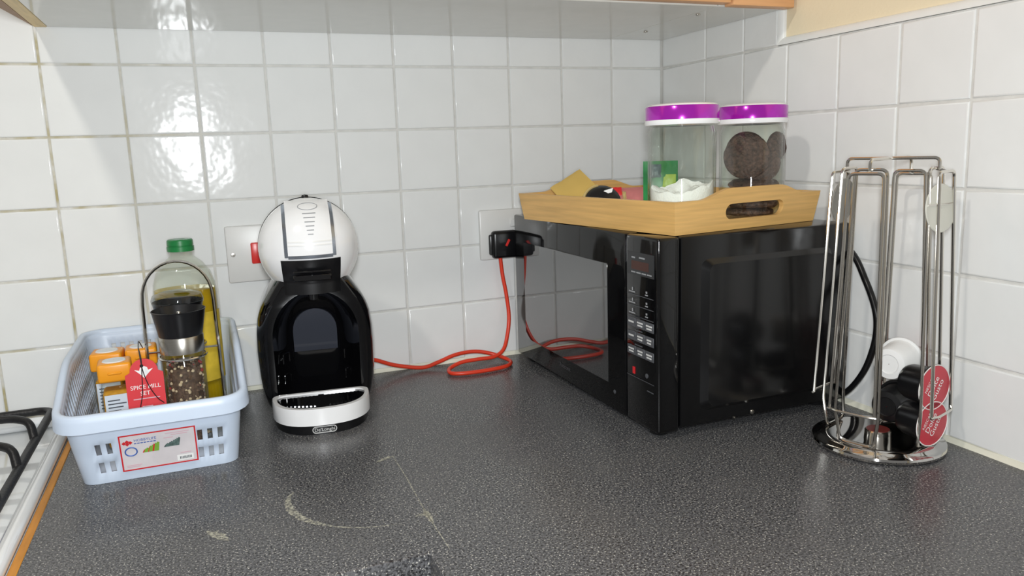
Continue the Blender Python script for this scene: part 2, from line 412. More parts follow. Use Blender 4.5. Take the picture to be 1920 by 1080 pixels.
# ------------------------------------------------------------------ wall cabinet
cb = thing('wall_cabinet', 'white wall cabinet with orange wood door edges above the tiled corner', 'cabinet', (.5, -.17, .5535))
zc = .5535
obj('underside_panel', box(MB(), .0165, .888, -.325, -.0015, zc, zc + .016, .0006, 1), 'cab_white', cb, world=True)
obj('carcass', box(MB(), .0165, XR - .001, -.323, -.0015, zc + .016, zc + .55), 'cab_white', cb, world=True)
obj('end_panel', box(MB(), .8895, XR - .0015, -.325, -.0015, zc + .0005, zc + .016, .0006, 1), 'cab_white', cb, world=True)
obj('side_panel', box(MB(), 0, .016, -.325, -.0015, zc - .0005, zc + .55, .0008, 1), 'pine_edge', cb, world=True)
for i, (a, b) in enumerate(((.002, .298), (.301, .597), (.600, .896))):
    d = obj('door', box(MB(), a, b, -.345, -.3265, zc + .002, zc + .548, .0015), 'orange_wood', cb, world=True)
    obj('handle', tube(MB(), fillet([(a + .26, -.345, zc + .03), (a + .26, -.368, zc + .03), (a + .26, -.368, zc + .13), (a + .26, -.345, zc + .13)], .01), .004), 'steel', d, world=False).location = (-.5, .17, -.5535)
obj('end_post', box(MB(), .898, XR - .001, -.347, -.3265, zc - .001, zc + .55, .0015), 'orange_wood', cb, world=True)
for x, y in ((.913, -.093), (.901, -.259)):
    obj('screw', lathe(MB(), [(.0001, -.0012), (.0035, -.001), (.004, 0), (.004, .004)], 14, tr(x, y, zc)), 'steel', cb, world=True)
obj('filler_strip', prism(MB(), [(-.0002, -.012), (-.0002, -.325), (-.034, -.325), (-.0125, -.15)], tr(0, 0, zc - .0003), .5), 'brown_board', cb, world=True)

# ------------------------------------------------------------------ cooker
ck = thing('cooker', 'white enamel gas cooker with black cast pan supports beside the worktop', 'cooker', (-.3, -.3, -.9))
obj('body', box(MB(), -.60, -.012, -.60, -.03, -.9, -.03, .004), 'enamel', ck, world=True)
rim = MB()
box(rim, -.60, -.0085, -.60, -.028, -.030, -.004, .004, 3)
obj('hob_top', rim, 'enamel', ck, world=True)
rim = MB(); tube(rim, fillet([(-.0165, -.598, .004), (-.0165, -.036, .004), (-.59, -.036, .004), (-.59, -.598, .004)], .02, 5, True), .0088, 12, True)
obj('hob_rim', rim, 'enamel', ck, world=True)
ps = MB(); tube(ps, fillet([(-.030, -.56, .030), (-.030, -.068, .030), (-.28, -.068, .030), (-.28, -.56, .030)], .022, 6, True), .0055, 10, True)
obj('pan_support', ps, 'cast_black', ck, world=True)
for y in (-.17, -.27, -.37, -.47):
    fg = MB(); tube(fg, fillet([(-.030, y - .03, .028), (-.036, y - .012, .05), (-.055, y, .053), (-.12, y + .01, .053)], .014, 5), .005, 10)
    obj('support_finger', fg, 'cast_black', ck, world=True)
for (x, y) in ((-.15, -.2), (-.15, -.43)):
    b = MB(); lathe(b, [(.0001, .014), (.02, .014), (.026, .011), (.028, .005), (.034, .003), (.036, -.004)], 28, tr(x, y, 0)); obj('burner', b, 'burner_blue', ck, world=True)

# ================================================================== WALL PLATES AND CABLES
sw = thing('cooker_switch', 'white wall switch plate with a red rocker behind the coffee machine', 'switch', (.262, 0, .220))
obj('plate', box(MB(), -.0435, .1025 - .0435 + .028, -.009, -.0003, -.0440, .0440, .003, 2), 'white_plastic', sw)
obj('rocker', box(MB(), -.0075, .0095, -.0125, -.008, -.016, .017, .002, 2), 'red_plastic', sw)
obj('screw', lathe(MB(), [(.0001, .001), (.003, .0008), (.0036, 0), (.0036, -.002)], 14, frame((-.034, -.009, 0), (1, 0, 0), (0, 0, 1))), 'steel', sw)
so = thing('wall_socket', 'white wall socket plate between the coffee machine and the microwave', 'socket', (.676, 0, .2205))
obj('plate', box(MB(), -.0435, .0435, -.009, -.0003, -.0435, .0435, .003, 2), 'white_plastic', so)
obj('switch', box(MB(), .012, .022, -.0115, -.008, .012, .026, .0015, 1), 'white_plastic', so)
pc = thing('power_cable', 'red flex with a black plug looping from the coffee machine to the socket', 'cable', (.6, -.03, 0))
pl = obj('plug', box(MB(), .650, .698, -.0258, -.0095, .180, .228, .006, 3), 'black_satin', pc, world=True)
m = box(MB(), .646, .653, -.021, -.011, .186, .222, .003, 2); obj('grip', m, 'black_satin', pl).location = (-.6, .03, 0)
o = obj('fuse_mark', box(MB(), -.0022, .0022, -.0006, .0006, -.0065, .0065, .0005, 1), 'red_plastic', pl); o.location = (.677 - .6, -.0257 + .03, .207); o.rotation_euler = (0, .5, 0)
path = [(.36, -.035, .05), (.41, -.03, .036), (.434, -.026, .029), (.467, -.023, .015), (.512, -.026, .0055), (.540, -.024, .010), (.571, -.021, .018), (.600, -.019, .020), (.625, -.021, .017),
        (.648, -.030, .010), (.661, -.058, .005), (.645, -.083, .0045), (.605, -.092, .0045), (.565, -.090, .0045), (.547, -.078, .0045), (.552, -.058, .0065), (.575, -.050, .012), (.605, -.050, .0135), (.635, -.048, .0135), (.655, -.042, .022), (.667, -.032, .042), (.675, -.024, .075), (.673, -.020, .115), (.668, -.018, .15), (.665, -.0175, .183)]
obj('cord', tube(MB(), smooth_path(path, 8), .0034, 10), 'red_cable', pc, world=True)

# ================================================================== COFFEE MACHINE
cm = thing('coffee_machine', 'white and black capsule coffee machine with a round white head', 'coffee machine', (.325, -.15, 0), math.radians(-5.7))
def interp(tab, z):
    for (a, va), (b, vb) in zip(tab, tab[1:]):
        if z <= b:
            t = (z - a) / (b - a); t = t * t * (3 - 2 * t) if False else t
            return va + (vb - va) * t
    return tab[-1][1]
HW = [(0, .064), (.010, .068), (.022, .0745), (.05, .0795), (.0975, .081), (.128, .0795), (.15, .0765), (.163, .0725), (.175, .0665), (.188, .0585), (.2, .051), (.215, .040)]
YF = [(0, -.026), (.04, -.027), (.07, -.031), (.1, -.038), (.14, -.050), (.17, -.060), (.2, -.066), (.215, -.064)]
def body_loft():
    zs = [0, .004, .01, .02, .03, .045, .06, .08, .1, .115, .128, .14, .15, .158, .165, .17, .175, .18, .185, .19, .195, .2, .208, .215]
    vs = []; fs = []; ring = 0
    for z in zs:
        hw = interp(HW, z); yf = interp(YF, z); yb = .108 - max(0, z - .13) * .35; ym = .02
        pts = []
        for k in range(0, 25):
            a = PI * k / 24; cx = math.cos(a); sy = math.sin(a)
            pts.append((hw * math.copysign(abs(cx) ** (2 / 3.2), cx), ym + (yb - ym) * abs(sy) ** (2 / 3.2)))
        # left side forward to the lip
        lip = .015
        left = []
        for k in range(1, 7):
            a = PI / 2 * k / 6; left.append((-(hw - lip * (1 - math.cos(a))), yf + lip * 1.6 * (1 - math.sin(a)) ))
        # cavity
        za = .118; zt = .187
        if z <= za: c = .0585; d = .058
        elif z < zt:
            q = math.sqrt(max(0, 1 - ((z - za) / (zt - za)) ** 2)); c = .0585 * q; d = .058 * q
        else: c = 0; d = 0
        c = max(min(c, hw - lip - .002), .0015)
        cav = []
        for k in range(0, 21):
            s = -1 + 2 * k / 20; cav.append((c * s, yf + d * (1 - abs(s) ** 5)))
        right = [(-x, y) for x, y in reversed(left)]
        loop = pts + left + cav + right
        ring = len(loop); vs += [(x, y, z) for x, y in loop]
    for i in range(len(zs) - 1):
        for k in range(ring): fs.append((i * ring + k, i * ring + (k + 1) % ring, (i + 1) * ring + (k + 1) % ring, (i + 1) * ring + k))
    fs.append(tuple(range(ring))); fs.append(tuple((len(zs) - 1) * ring + k for k in range(ring)))
    return MB().add(vs, fs)
bodyo = obj('body', body_loft(), 'black_gloss', cm, smooth=50)
# added arch plate, its paler colour paints the highlight reflected in the cavity
arch = [(.031, 0)] + [(.031 * math.cos(a), .034 + .036 * math.sin(a)) for a in [PI * k / 14 for k in range(15)]] + [(-.031, 0)]
obj('cavity_sheen_plate', prism(MB(), arch, frame((0, .0225, .086), (1, 0, 0), (0, -.0235, .07)), .004), 'cavity_sheen', cm)
for sx in (-1, 1):
    for z in (.082, .052):
        st = fillet([(sx * .043 - .004, -.003, z - .008), (sx * .043 - .004, -.003, z + .006), (sx * .043 + .004, .010, z + .006), (sx * .043 + .004, .010, z - .008)], .004)
        obj('tray_lug', tube(MB(), st, .0012, 6), 'black_gloss', cm)
HC = Vector((0, -.028, .2435)); HR = .0672
hd_ = MB()
prof = [(HR * math.sin(PI * k / 28), -HR * math.cos(PI * k / 28)) for k in range(29)]; prof[0] = (.0003, -HR); prof[-1] = (.0003, HR)
head = obj('head', lathe(hd_, prof, 56, tr(*HC) @ Matrix.Rotation(PI / 2, 4, 'X')), 'white_gloss', cm)
ringp = [(math.cos(a) * (HR + .0006), .0, math.sin(a) * (HR + .0006)) for a in [2 * PI * k / 64 for k in range(64)]]
obj('seam', tube(MB(), [tuple(HC + Vector((x * .982, .0125, z * .982))) for x, y, z in ringp], .0012, 6, True), 'black_satin', head)
def patch(x0, x1, z0, z1, off, thick, nx=14, nz=14, rnd=.006, zclip=-.04, taper=0.0):
    """a piece of shell that follows the head"""
    vs = []; fs = []
    def P(u, v, o):
        z = z0 + (z1 - z0) * v; x = (x0 + (x1 - x0) * u) * (1 - taper * (1 - v))
        # rounded corners
        zc_ = max(z, zclip); r2 = HR ** 2 - x * x - zc_ * zc_
        return (HC.x + x, HC.y - math.sqrt(max(r2, .0001)) - o, HC.z + z)
    for o in (off, off - thick):
        for j in range(nz + 1):
            for i in range(nx + 1): vs.append(P(i / nx, j / nz, o))
    n = nx + 1; B = n * (nz + 1)
    for j in range(nz):
        for i in range(nx):
            a = j * n + i; fs.append((a, a + 1, a + n + 1, a + n)); fs.append((B + a, B + a + n, B + a + n + 1, B + a + 1))
    for i in range(nx): fs.append((i, B + i, B + i + 1, i + 1)); a = nz * n + i; fs.append((a, a + 1, B + a + 1, B + a))
    for j in range(nz): a = j * n; fs.append((a, a + n, B + a + n, B + a)); a += nx; fs.append((a, B + a, B + a + n, a + n))
    return MB().add(vs, fs)
hold = obj('capsule_holder', patch(-.0385, .0385, -.058, -.0105, .0030, .03, taper=.06), 'black_satin', cm)
obj('holder_grip', box(MB(), -.024, .024, -.1, -.0945, .2165, .2195, .001, 1).move(tr(0, .0005, 0)), 'black_gloss', hold)
obj('holder_grip', box(MB(), -.024, .024, -.0985, -.092, .206, .214, .001, 1), 'black_gloss', hold)
lever = obj('lever', patch(-.0285, .0285, -.004, .0645, .0042, .006), 'white_gloss', head)
for s in (-1, 1):
    obj('lever_rail', patch(s * .0308 - .0022, s * .0308 + .0022, -.0065, .0600, .0030, .004, 2), 'silver', head)
obj('lever_foot', patch(-.0285, .0285, -.0085, -.0045, .0026, .004, 14, 3), 'silver', head)
obj('lever_ridge', patch(-.0280, .0280, .013, .0145, .0049, .002, 14, 2), 'white_plastic', lever)
obj('lever_ridge', patch(-.0280, .0280, .0085, .0098, .0049, .002, 14, 2), 'white_plastic', lever)
for k in range(6):
    hw = .0085 - .0010 * k
    obj('vent', patch(-hw + .002, hw + .002, .0485 - .0052 * k, .0497 - .0052 * k, .0046, .001, 6, 1), 'grey_print', lever)
def onhead(x, z, o):
    return (HC.x + x, HC.y - math.sqrt(HR ** 2 - x * x - z * z) - o, HC.z + z)
obj('emblem_ring', tube(MB(), [onhead(.001 + .0125 * math.cos(a), .0575 + .0042 * math.sin(a), .0044) for a in [2 * PI * k / 28 for k in range(28)]], .0005, 5, True), 'grey_print', lever)
obj('hinge_cap', lathe(MB(), [(.0001, .004), (.004, .003), (.0055, 0), (.0055, -.003)], 16, tr(0, HC.y + .012, HC.z + HR)), 'black_satin', cm)
obj('nozzle', lathe(MB(), [(.0001, .176), (.006, .177), (.008, .186), (.012, .196)], 20, tr(0, -.072, 0)), 'black_satin', cm)
# foot and drip tray: D-shaped plans
def dplan(hw, yb, yfr, r, n=22):
    out = [(-hw, yb + 0), ]
    pts = []
    for k in range(n + 1):
        a = PI + PI * k / n; cx, sy = math.cos(a), math.sin(a)
        pts.append((hw * math.copysign(abs(cx) ** .78, cx), (yb - r) + ((yfr - (yb - r)) * abs(sy) ** .9)))
    cor = [(hw - r + r * math.cos(a), yb - r + r * math.sin(a)) for a in [PI / 2 * k / 5 for k in range(1, 6)]]
    corl = [(-x, y) for x, y in reversed(cor)]
    return pts + cor + corl
obj('foot', prism(MB(), dplan(.0645, -.02, -.1105, .01), tr(0, 0, .0), .0135), 'black_satin', cm, smooth=30)
outer = dplan(.0665, -.030, -.1135, .014); inner = dplan(.0600, -.035, -.1065, .012); n = len(outer)
m = MB(); vs = [(x, y, .0135) for x, y in outer] + [(x, y, .034) for x, y in outer] + [(x * .985, y, .0365) for x, y in outer] + [(x, y, .0365) for x, y in inner] + [(x, y, .028) for x, y in inner]
fs = [(i * n + k, i * n + (k + 1) % n, (i + 1) * n + (k + 1) % n, (i + 1) * n + k) for i in range(4) for k in range(n)] + [tuple(range(n))]
m.add(vs, fs); dt = obj('drip_tray', m, 'white_gloss', cm, smooth=45)
dg = obj('drip_grid', prism(MB(), inner, tr(0, 0, .028), .0060), 'black_gloss', dt)
m = MB()
for s in (-1, 1):
    for k in range(9):
        x = s * (.010 + k * .0052); yl = -.092 + (abs(x) / .06) ** 2 * .02
        box(m, x - .0012, x + .0012, yl, -.045, .0338, .0349)
box(m, -.004, .004, -.1, -.04, .0338, .0347)
obj('grid_rib', m, 'black_gloss', dt)
# maker's badge
bt = frame((0, -.1106, .0068), (1, 0, 0), (0, 0, 1))
pill = rrect(-.0155, .0155, -.0042, .0042, .0041, 6)
bd = obj('badge', tube(MB(), [bt @ Vector((x, y, 0)) for x, y in pill], .0006, 6, True), 'light_print', cm)
obj('badge_lettering', text_mesh("De'Longhi", .0066, bt @ tr(0, 0, .0003)), 'light_print', bd)

# ================================================================== MICROWAVE
mw = thing('microwave', 'black microwave oven turned side-on in the corner under the wooden tray', 'microwave', (.84, -.25, 0))
FX = .689; YN, YFAR = -.485, -.027; ZB, ZT = .010, .2555
obj('body', box(MB(), .7235, .990, YN + .003, YFAR - .002, ZB + .002, ZT, .003, 2), 'mw_black', mw, world=True)
# door frame and control column
door = obj('door', box(MB(), FX, .7205, -.4065, YFAR, ZB, ZT, .003, 2), 'mw_front', mw, world=True)
pan = obj('control_column', box(MB(), FX, .7205, YN, -.4085, ZB, ZT, .004, 3), 'mw_front', mw, world=True)
obj('back_spacer', box(MB(), .990, .9985, YN + .006, YN + .02, .236, .246, .002, 1), 'black_matt', mw, world=True)
def mwf(y0, y1, z0, z1, d0, d1, bev=0): return box(MB(), FX - d1, FX - d0, min(y0, y1), max(y0, y1), z0, z1, bev, 1).move(tr(-.84, .25, 0))
obj('window', mwf(-.36, -.068, .045, .211, -.001, .0006, .0004), 'mw_window', door)
obj('display', mwf(-.477, -.414, .2055, .2345, -.001, .0005), 'mw_display', pan)
obj('display_digits', mwf(-.465, -.424, .2125, .2235, 0, .0007), 'mw_digits', pan)
def bars(items, nm, mt, par, d=.0009):
    m = MB()
    for (y0, y1, z0, z1) in items: box(m, FX - d, FX - d + .0004, y0 - .0, y1, z0, z1)
    m.move(tr(-.84, .25, 0)); return obj(nm, m, mt, par)
bars([(-.433, -.425, .2265, .2285), (-.456, -.443, .2272, .2292)] + [(-.424 - .0125 * k - .010, -.424 - .0125 * k, .2082, .2098) for k in range(4)], 'display_print', 'grey_print', pan)
lines = []; marks = []
for zz in (.1795, .1655, .152):
    lines.append((-.476, -.413, zz, zz + .0008)); marks += [(-.433, -.418, zz + .003, zz + .0045), (-.428, -.4255, zz + .0055, zz + .0095), (-.463, -.457, zz + .003, zz + .0045), (-.4615, -.4585, zz + .006, zz + .0085)]
bars(lines, 'divider', 'mw_key', pan); [bars([q], 'key_symbol', 'grey_print', pan) for q in marks]
for (za, zb_) in ((.1375, .1495), (.1195, .1315), (.1005, .1125)):
    for c_ in range(3):
        ya = -.413 - .0215 * c_
        k_ = obj('key', mwf(ya - .0200, ya, za, zb_, -.001, .0008, .0004), 'mw_key', pan)
        m = MB(); ww = random.uniform(.010, .014)
        if c_ == 0 and za > .11: box(m, FX - .0011, FX - .0007, ya - .010 - ww / 2, ya - .010 + ww / 2, za + .005, za + .0072)
        else:
            box(m, FX - .0011, FX - .0007, ya - .010 - ww / 2, ya - .010 + ww / 2, za + .0066, za + .0086); box(m, FX - .0011, FX - .0007, ya - .010 - ww / 2.4, ya - .010 + ww / 2.4, za + .003, za + .005)
        obj('key_print', m.move(tr(-.84, .25, 0)), 'light_print', k_)
    bars([(-.450, -.432, zb_ + .0022, zb_ + .0036)], 'row_print', 'mw_key', pan)
o = obj('start_symbol', mwf(-.431, -.426, .0755, .0845, 0, .0009), 'red_print', pan)
obj('stop_symbol', lathe(MB(), [(.0001, .0009), (.003, .0009), (.003, 0)], 14, frame((FX - .84, -.460 + .25, .080), (0, -1, 0), (0, 0, 1))), 'mw_key', pan)
bars([(-.477, -.412, .0715, .0722)], 'divider', 'mw_key', pan)
bars([(-.476, -.461, .0605, .0618)], 'divider', 'mw_key', pan)
obj('lettering', text_mesh('Panasonic', .0095, frame((FX - .0005 - .84, -.222 + .25, .032), (0, -1, 0), (0, 0, 1))), 'mw_key', door)
obj('door_mark', lathe(MB(), [(.0001, .0006), (.0028, .0006), (.0028, 0)], 14, frame((FX - .84, -.377 + .25, .036), (0, -1, 0), (0, 0, 1))), 'mw_key', door)
# pressed panel on the side
def panel_press():
    # raised plate with a chamfered border
    m = MB(); a = rrect(.752, .962, .030, .226, .012, 4); b = rrect(.762, .957, .036, .219, .010, 4)
    n = len(a); y0 = YN + .003; vs = [(x, y0 + .0005, z) for x, z in a] + [(x, y0 - .0055, z) for x, z in b]
    fs = [(k, (k + 1) % n, n + (k + 1) % n, n + k) for k in range(n)] + [tuple(range(n, 2 * n))]
    return m.add(vs, fs)
obj('side_pressing', panel_press(), 'mw_black', mw, world=True, smooth=20)
for x, z, r_ in ((.835, .0165, .0036), (.806, .0135, .0018)):
    obj('screw', lathe(MB(), [(.0001, .0018), (r_ * .7, .0014), (r_, 0), (r_, -.003)], 14, frame((x, YN + .003, z), (1, 0, 0), (0, 0, 1))), 'steel', mw, world=True)
for x in (.71, .965):
    for y in (-.455, -.06):
        obj('foot', lathe(MB(), [(.010, 0), (.012, .002), (.013, .013)], 18, tr(x, y, 0), cap0=True), 'black_matt', mw, world=True)
obj('power_cord', tube(MB(), smooth_path([(.985, -.40, .235), (.993, -.440, .232), (.993, -.483, .215), (.990, -.512, .18), (.987, -.531, .150), (.986, -.537, .125), (.986, -.533, .095), (.987, -.517, .057), (.990, -.485, .020), (.992, -.45, .006), (.994, -.38, .005)], 8), .0042, 10), 'black_satin', mw, world=True)

# ================================================================== TRAY
tc_ = Vector((.720, -.474, ZT + .0005)); e1 = Vector((-.155, .988, 0)).normalized(); e2 = Vector((.988, .155, 0)).normalized()
L1, L2, TH, FL, TW = .348, .2525, .041, .006, .007
st = thing('serving_tray', 'bamboo serving tray with slot handles on top of the microwave', 'tray', tuple(tc_ + e1 * L1 / 2 + e2 * L2 / 2))
T0 = Matrix(((e2.x, e1.x, 0, tc_.x), (e2.y, e1.y, 0, tc_.y), (0, 0, 1, tc_.z), (0, 0, 0, 1)))
obj('base', box(MB(), .003, L2 - .003, .003, L1 - .003, .0, .005).move(T0), 'bamboo', st, world=True)
def slab(L, top, slot, wall, cols=48):
    """wall along u in 0..L; returns MB of quads; wall(u,t,side)->local point, t = height"""
    m = MB()
    def quadbox(u0, u1, a0, a1, b0, b1):
        P = [wall(u0, a0, 0), wall(u1, a1, 0), wall(u1, b1, 0), wall(u0, b0, 0), wall(u0, a0, 1), wall(u1, a1, 1), wall(u1, b1, 1), wall(u0, b0, 1)]
        m.add(P, [(0, 1, 2, 3), (4, 7, 6, 5), (0, 4, 5, 1), (3, 2, 6, 7), (0, 3, 7, 4), (1, 5, 6, 2)])
    us = [L * k / cols for k in range(cols + 1)]
    if slot:
        s0, s1, z0, z1 = slot; r = (z1 - z0) / 2
        us = sorted(set(us + [s0 + r * (1 - math.cos(PI / 2 * k / 5)) for k in range(6)] + [s1 - r * (1 - math.cos(PI / 2 * k / 5)) for k in range(6)]))
        def half(u):
            if u < s0 + r: return math.sqrt(max(0, r * r - (s0 + r - u) ** 2))
            if u > s1 - r: return math.sqrt(max(0, r * r - (u - s1 + r) ** 2))
            return r
    for a, b in zip(us, us[1:]):
        if b - a < 1e-7: continue
        if slot and a >= s0 - 1e-7 and b <= s1 + 1e-7:
            zc2 = (z0 + z1) / 2
            quadbox(a, b, 0, 0, zc2 - half(a), zc2 - half(b)); quadbox(a, b, zc2 + half(a), zc2 + half(b), top(a), top(b))
        else: quadbox(a, b, 0, 0, top(a), top(b))
    return m
def sm(x): x = min(1, max(0, x)); return x * x * (3 - 2 * x)
def short_top(u):
    s = u / L2; return TH + .0125 * sm((s - .16) / .2) * sm((.88 - s) / .2)
def mkwall(kind):
    def wl(u, t, side):
        o = FL * t / TH
        if kind > 1: q_ = (2 * u / L1 - 1) * o; u = TW + u * (L1 - 2 * TW) / L1
        if kind == 0: p = Vector((u + (2 * u / L2 - 1) * o, -o + side * TW, t))
        elif kind == 1: p = Vector((u + (2 * u / L2 - 1) * o, L1 + o - side * TW, t))
        elif kind == 2: p = Vector((-o + side * TW, u + q_, t))
        else: p = Vector((L2 + o - side * TW, u + q_, t))
        return T0 @ p
    return wl
slot = (.083, .186, .0135, .0335)
obj('handle_end', slab(L2, short_top, slot, mkwall(0)), 'bamboo', st, world=True, smooth=30)
obj('handle_end', slab(L2, short_top, slot, mkwall(1)), 'bamboo', st, world=True, smooth=30)
obj('side', slab(L1, lambda u: TH, None, mkwall(2), 4), 'bamboo', st, world=True, smooth=30)
obj('side', slab(L1, lambda u: TH, None, mkwall(3), 4), 'bamboo', st, world=True, smooth=30)
TF = tc_.z + .0055

# ================================================================== JARS
def jar(label, x, y):
    t = thing('storage_jar', label, 'jar', (x, y, TF), 0, 'purple lidded glass jars on the tray')
    R, H = .0435, .128
    obj('glass', lathe(MB(), [(.0005, .0), (R - .004, .0), (R, .004), (R, H - .010), (R - .003, H - .004), (R - .004, H + .002)], 56), 'glass', t)
    obj('glass_inner', lathe(MB(), [(.0005, .005), (R - .006, .005), (R - .0025, .009), (R - .0025, H - .010), (R - .0055, H - .004), (R - .006, H + .002)], 56), 'glass', t)
    lid = obj('lid', lathe(MB(), [(R + .0015, H + .0065), (R + .0032, H + .0068), (R + .0032, H + .0225), (R + .0020, H + .0240)], 56), 'purple_metal', t)
    obj('lid_skirt', lathe(MB(), [(R - .006, H - .001), (R + .0035, H + .0005), (R + .0042, H + .003), (R + .0035, H + .0067), (R - .001, H + .0068)], 56), 'white_gloss', lid)
    obj('lid_top', lathe(MB(), [(.0005, H + .0262), (.026, H + .0272), (.036, H + .0262), (.040, H + .0268), (.0440, H + .0255), (R + .0022, H + .0238)], 56), 'white_gloss', lid)
    return t
J1 = (.7735, -.4085); J2 = (.905, -.383)
jar('glass jar of white sugar with a purple lid, nearer the tray corner', *J1)
jar('glass jar of dark chocolate cookies with a purple lid', *J2)
# sugar
m = MB(); vs = []; fs = []; nr, na = 16, 48; R = .0402
def sug(a, r):
    x, y = r * math.cos(a), r * math.sin(a)
    return .039 + .010 * noise.noise((x * 45, y * 45, 1.3)) + .004 * noise.noise((x * 120, y * 120, 5)) + .010 * (r / R) ** 2 * (.5 + .5 * math.cos(a - .2)) + .006 * (r / R) ** 2
for i in range(nr + 1):
    for k in range(na):
        a = 2 * PI * k / na; r = R * max(i, .02) / nr; vs.append((r * math.cos(a), r * math.sin(a), sug(a, r)))
for k in range(na): a = 2 * PI * k / na; vs.append((R * math.cos(a), R * math.sin(a), .0062))
for i in range(nr + 1):
    for k in range(na): fs.append((i * na + k, i * na + (k + 1) % na, (i + 1) * na + (k + 1) % na, (i + 1) * na + k))
fs.append(tuple((nr + 1) * na + k for k in range(na)))
sg = obj('sugar', m.add(vs, fs), 'sugar'); sg.location = (J1[0], J1[1], TF); tag(sg, 'heap of white sugar filling the lower third of the jar', 'sugar', kind='stuff')
# cookies
def cookie_mesh(seed, R=.031, th=.011):
    m = MB(); prof = [(.0004, 0), (R * .92, 0), (R, .003), (R * .98, .006), (R * .8, th * .9), (R * .4, th), (.0004, th)]
    lathe(m, prof, 30)
    m.v = [(x * (1 + .05 * noise.noise((x * 60, y * 60, seed))), y * (1 + .05 * noise.noise((x * 60, y * 60, seed + 3))), z + .0022 * noise.noise((x * 130, y * 130, seed + z * 90))) for x, y, z in m.v]
    return m
vw = Vector((cam.location.x - J2[0], cam.location.y - J2[1], 0)).normalized(); rt = Vector((-vw.y, vw.x, 0))
cks = [  # lateral, toward viewer, height, pose, radius, label
    (-.002, .000, .007, 'flat', .033, 'dark chocolate cookie lying flat at the bottom of the jar'),
    (.003, .002, .0185, 'flat', .033, 'dark chocolate cookie lying flat, second from the jar bottom'),
    (-.002, .000, .030, 'flat', .034, 'dark chocolate cookie lying flat, third from the jar bottom'),
    (.003, .002, .0425, 'flat2', .033, 'dark chocolate cookie tilted with a paler rim just below the upright cookie'),
    (-.006, .009, .084, 'face', .0310, 'dark chocolate cookie standing upright facing out through the jar glass'),
    (.011, -.004, .074, 'face', .028, 'dark chocolate cookie standing upright directly behind the front cookie'),
    (-.008, -.019, .092, 'face', .027, 'dark chocolate cookie standing upright, third behind the front cookie'),
    (.030, -.014, .097, 'face3', .020, 'dark chocolate cookie at the upper right back of the jar'),
]
for k, (lx, ty, z, md, cr, lb) in enumerate(cks):
    o = obj('cookie', cookie_mesh(k * 7.3, cr, .010), 'cookie'); p = Vector((J2[0], J2[1], TF)) + rt * lx + vw * ty + Vector((0, 0, z))
    if md == 'flat': up = Vector((0, 0, 1)); p.z -= .003
    elif md == 'flat2': up = Vector((0, 0, 1)) + vw * .16
    elif md == 'face': up = vw + Vector((0, 0, .05))
    elif md == 'face2': up = vw + rt * .4 + Vector((0, 0, .2))
    else: up = vw * .6 + rt * .9
    o.matrix_basis = Matrix.Translation(p) @ up.to_track_quat('Z', 'Y').to_matrix().to_4x4()
    tag(o, lb, 'cookie', 'chocolate cookies in the jar')
    if md == 'flat2': obj('rim', tube(MB(), [(.0328 * math.cos(a), .0328 * math.sin(a), .0035) for a in [2 * PI * q / 32 for q in range(32)]], .0016, 6, True), 'cookie_edge', o)

# ---- packets lying in the tray
def pillow(m, w_, h_, th, T, n=8, crimp=.0):
    vs = []; fs = []
    for s in (1, -1):
        for j in range(n + 1):
            for i in range(n + 1):
                u, v = i / n, j / n; q = (math.sin(PI * u) * math.sin(PI * v)) ** .5
                vs.append(T @ Vector(((u - .5) * w_, (v - .5) * h_, s * (th / 2 * q + .0002) + .0012 * noise.noise((u * 4, v * 4, w_ * 90)))))
    k = n + 1; B = k * k
    for j in range(n):
        for i in range(n): a = j * k + i; fs += [(a, a + 1, a + k + 1, a + k), (B + a, B + a + k, B + a + k + 1, B + a + 1)]
    for i in range(n): a = n * k + i; fs += [(i, B + i, B + i + 1, i + 1), (a, a + 1, B + a + 1, B + a)]
    for j in range(n): a = j * k; b = a + n; fs += [(a, a + k, B + a + k, B + a), (b, B + b, B + b + k, b + k)]
    return m.add(vs, fs)
def packet(name, label, cat, mt, w_, h_, th, p, right, up, parts=None):
    t = thing(name, label, cat, p); F = frame((0, 0, 0), right, up)
    return t, F, obj('wrapper' if parts is None else parts, pillow(MB(), w_, h_, th, F), mt, t)
def dome(m, r, th, T, n=24):
    return lathe(m, [(.0004, -th * .4), (r * .6, -th * .38), (r * .93, -.001), (r, 0), (r * .93, .0015), (r * .8, th * .45), (r * .5, th * .85), (.0004, th)], n, T)
t, F, o = packet('paper_sachet', 'tan paper sachet standing askew in the tray end', 'sachet', 'kraft', .056, .072, .004, (.7295, -.186, TF + .0405), (.045, -.010, .026), (-.014, .06, .022))
t = thing('coffee_sachet', 'round black foil sachet with white print lying against the tray side', 'sachet', (.732, -.268, TF + .0255)); F = frame((0, 0, 0), (.92, -.39, 0), (.22, .5, .80))
o = obj('wrapper', dome(MB(), .0275, .012, F), 'sachet_black', t)
obj('print', prism(MB(), [(-.002, .004), (.014, .009), (.016, .016), (.003, .012)], F @ tr(0, 0, .0100), .0006), 'white_print', o, smooth=0)
obj('gold_border', tube(MB(), [F @ Vector((.027 * math.cos(a), .027 * math.sin(a), .001)) for a in [math.radians(100 + 80 * k / 12) for k in range(13)]], .0022, 6), 'gold_edge', o)
t, F, o = packet('snack_packet', 'pink and red foil packet lying beside the sugar jar', 'packet', 'sachet_pink', .062, .048, .016, (.786, -.262, TF + .0225), (.93, -.36, 0), (.15, .55, .85))
obj('gold_border', pillow(MB(), .006, .02, .006, F @ tr(-.012, .004, .006)), 'gold_edge', o)
obj('print', pillow(MB(), .014, .016, .004, F @ tr(-.022, .014, .005)), 'red_print', o)
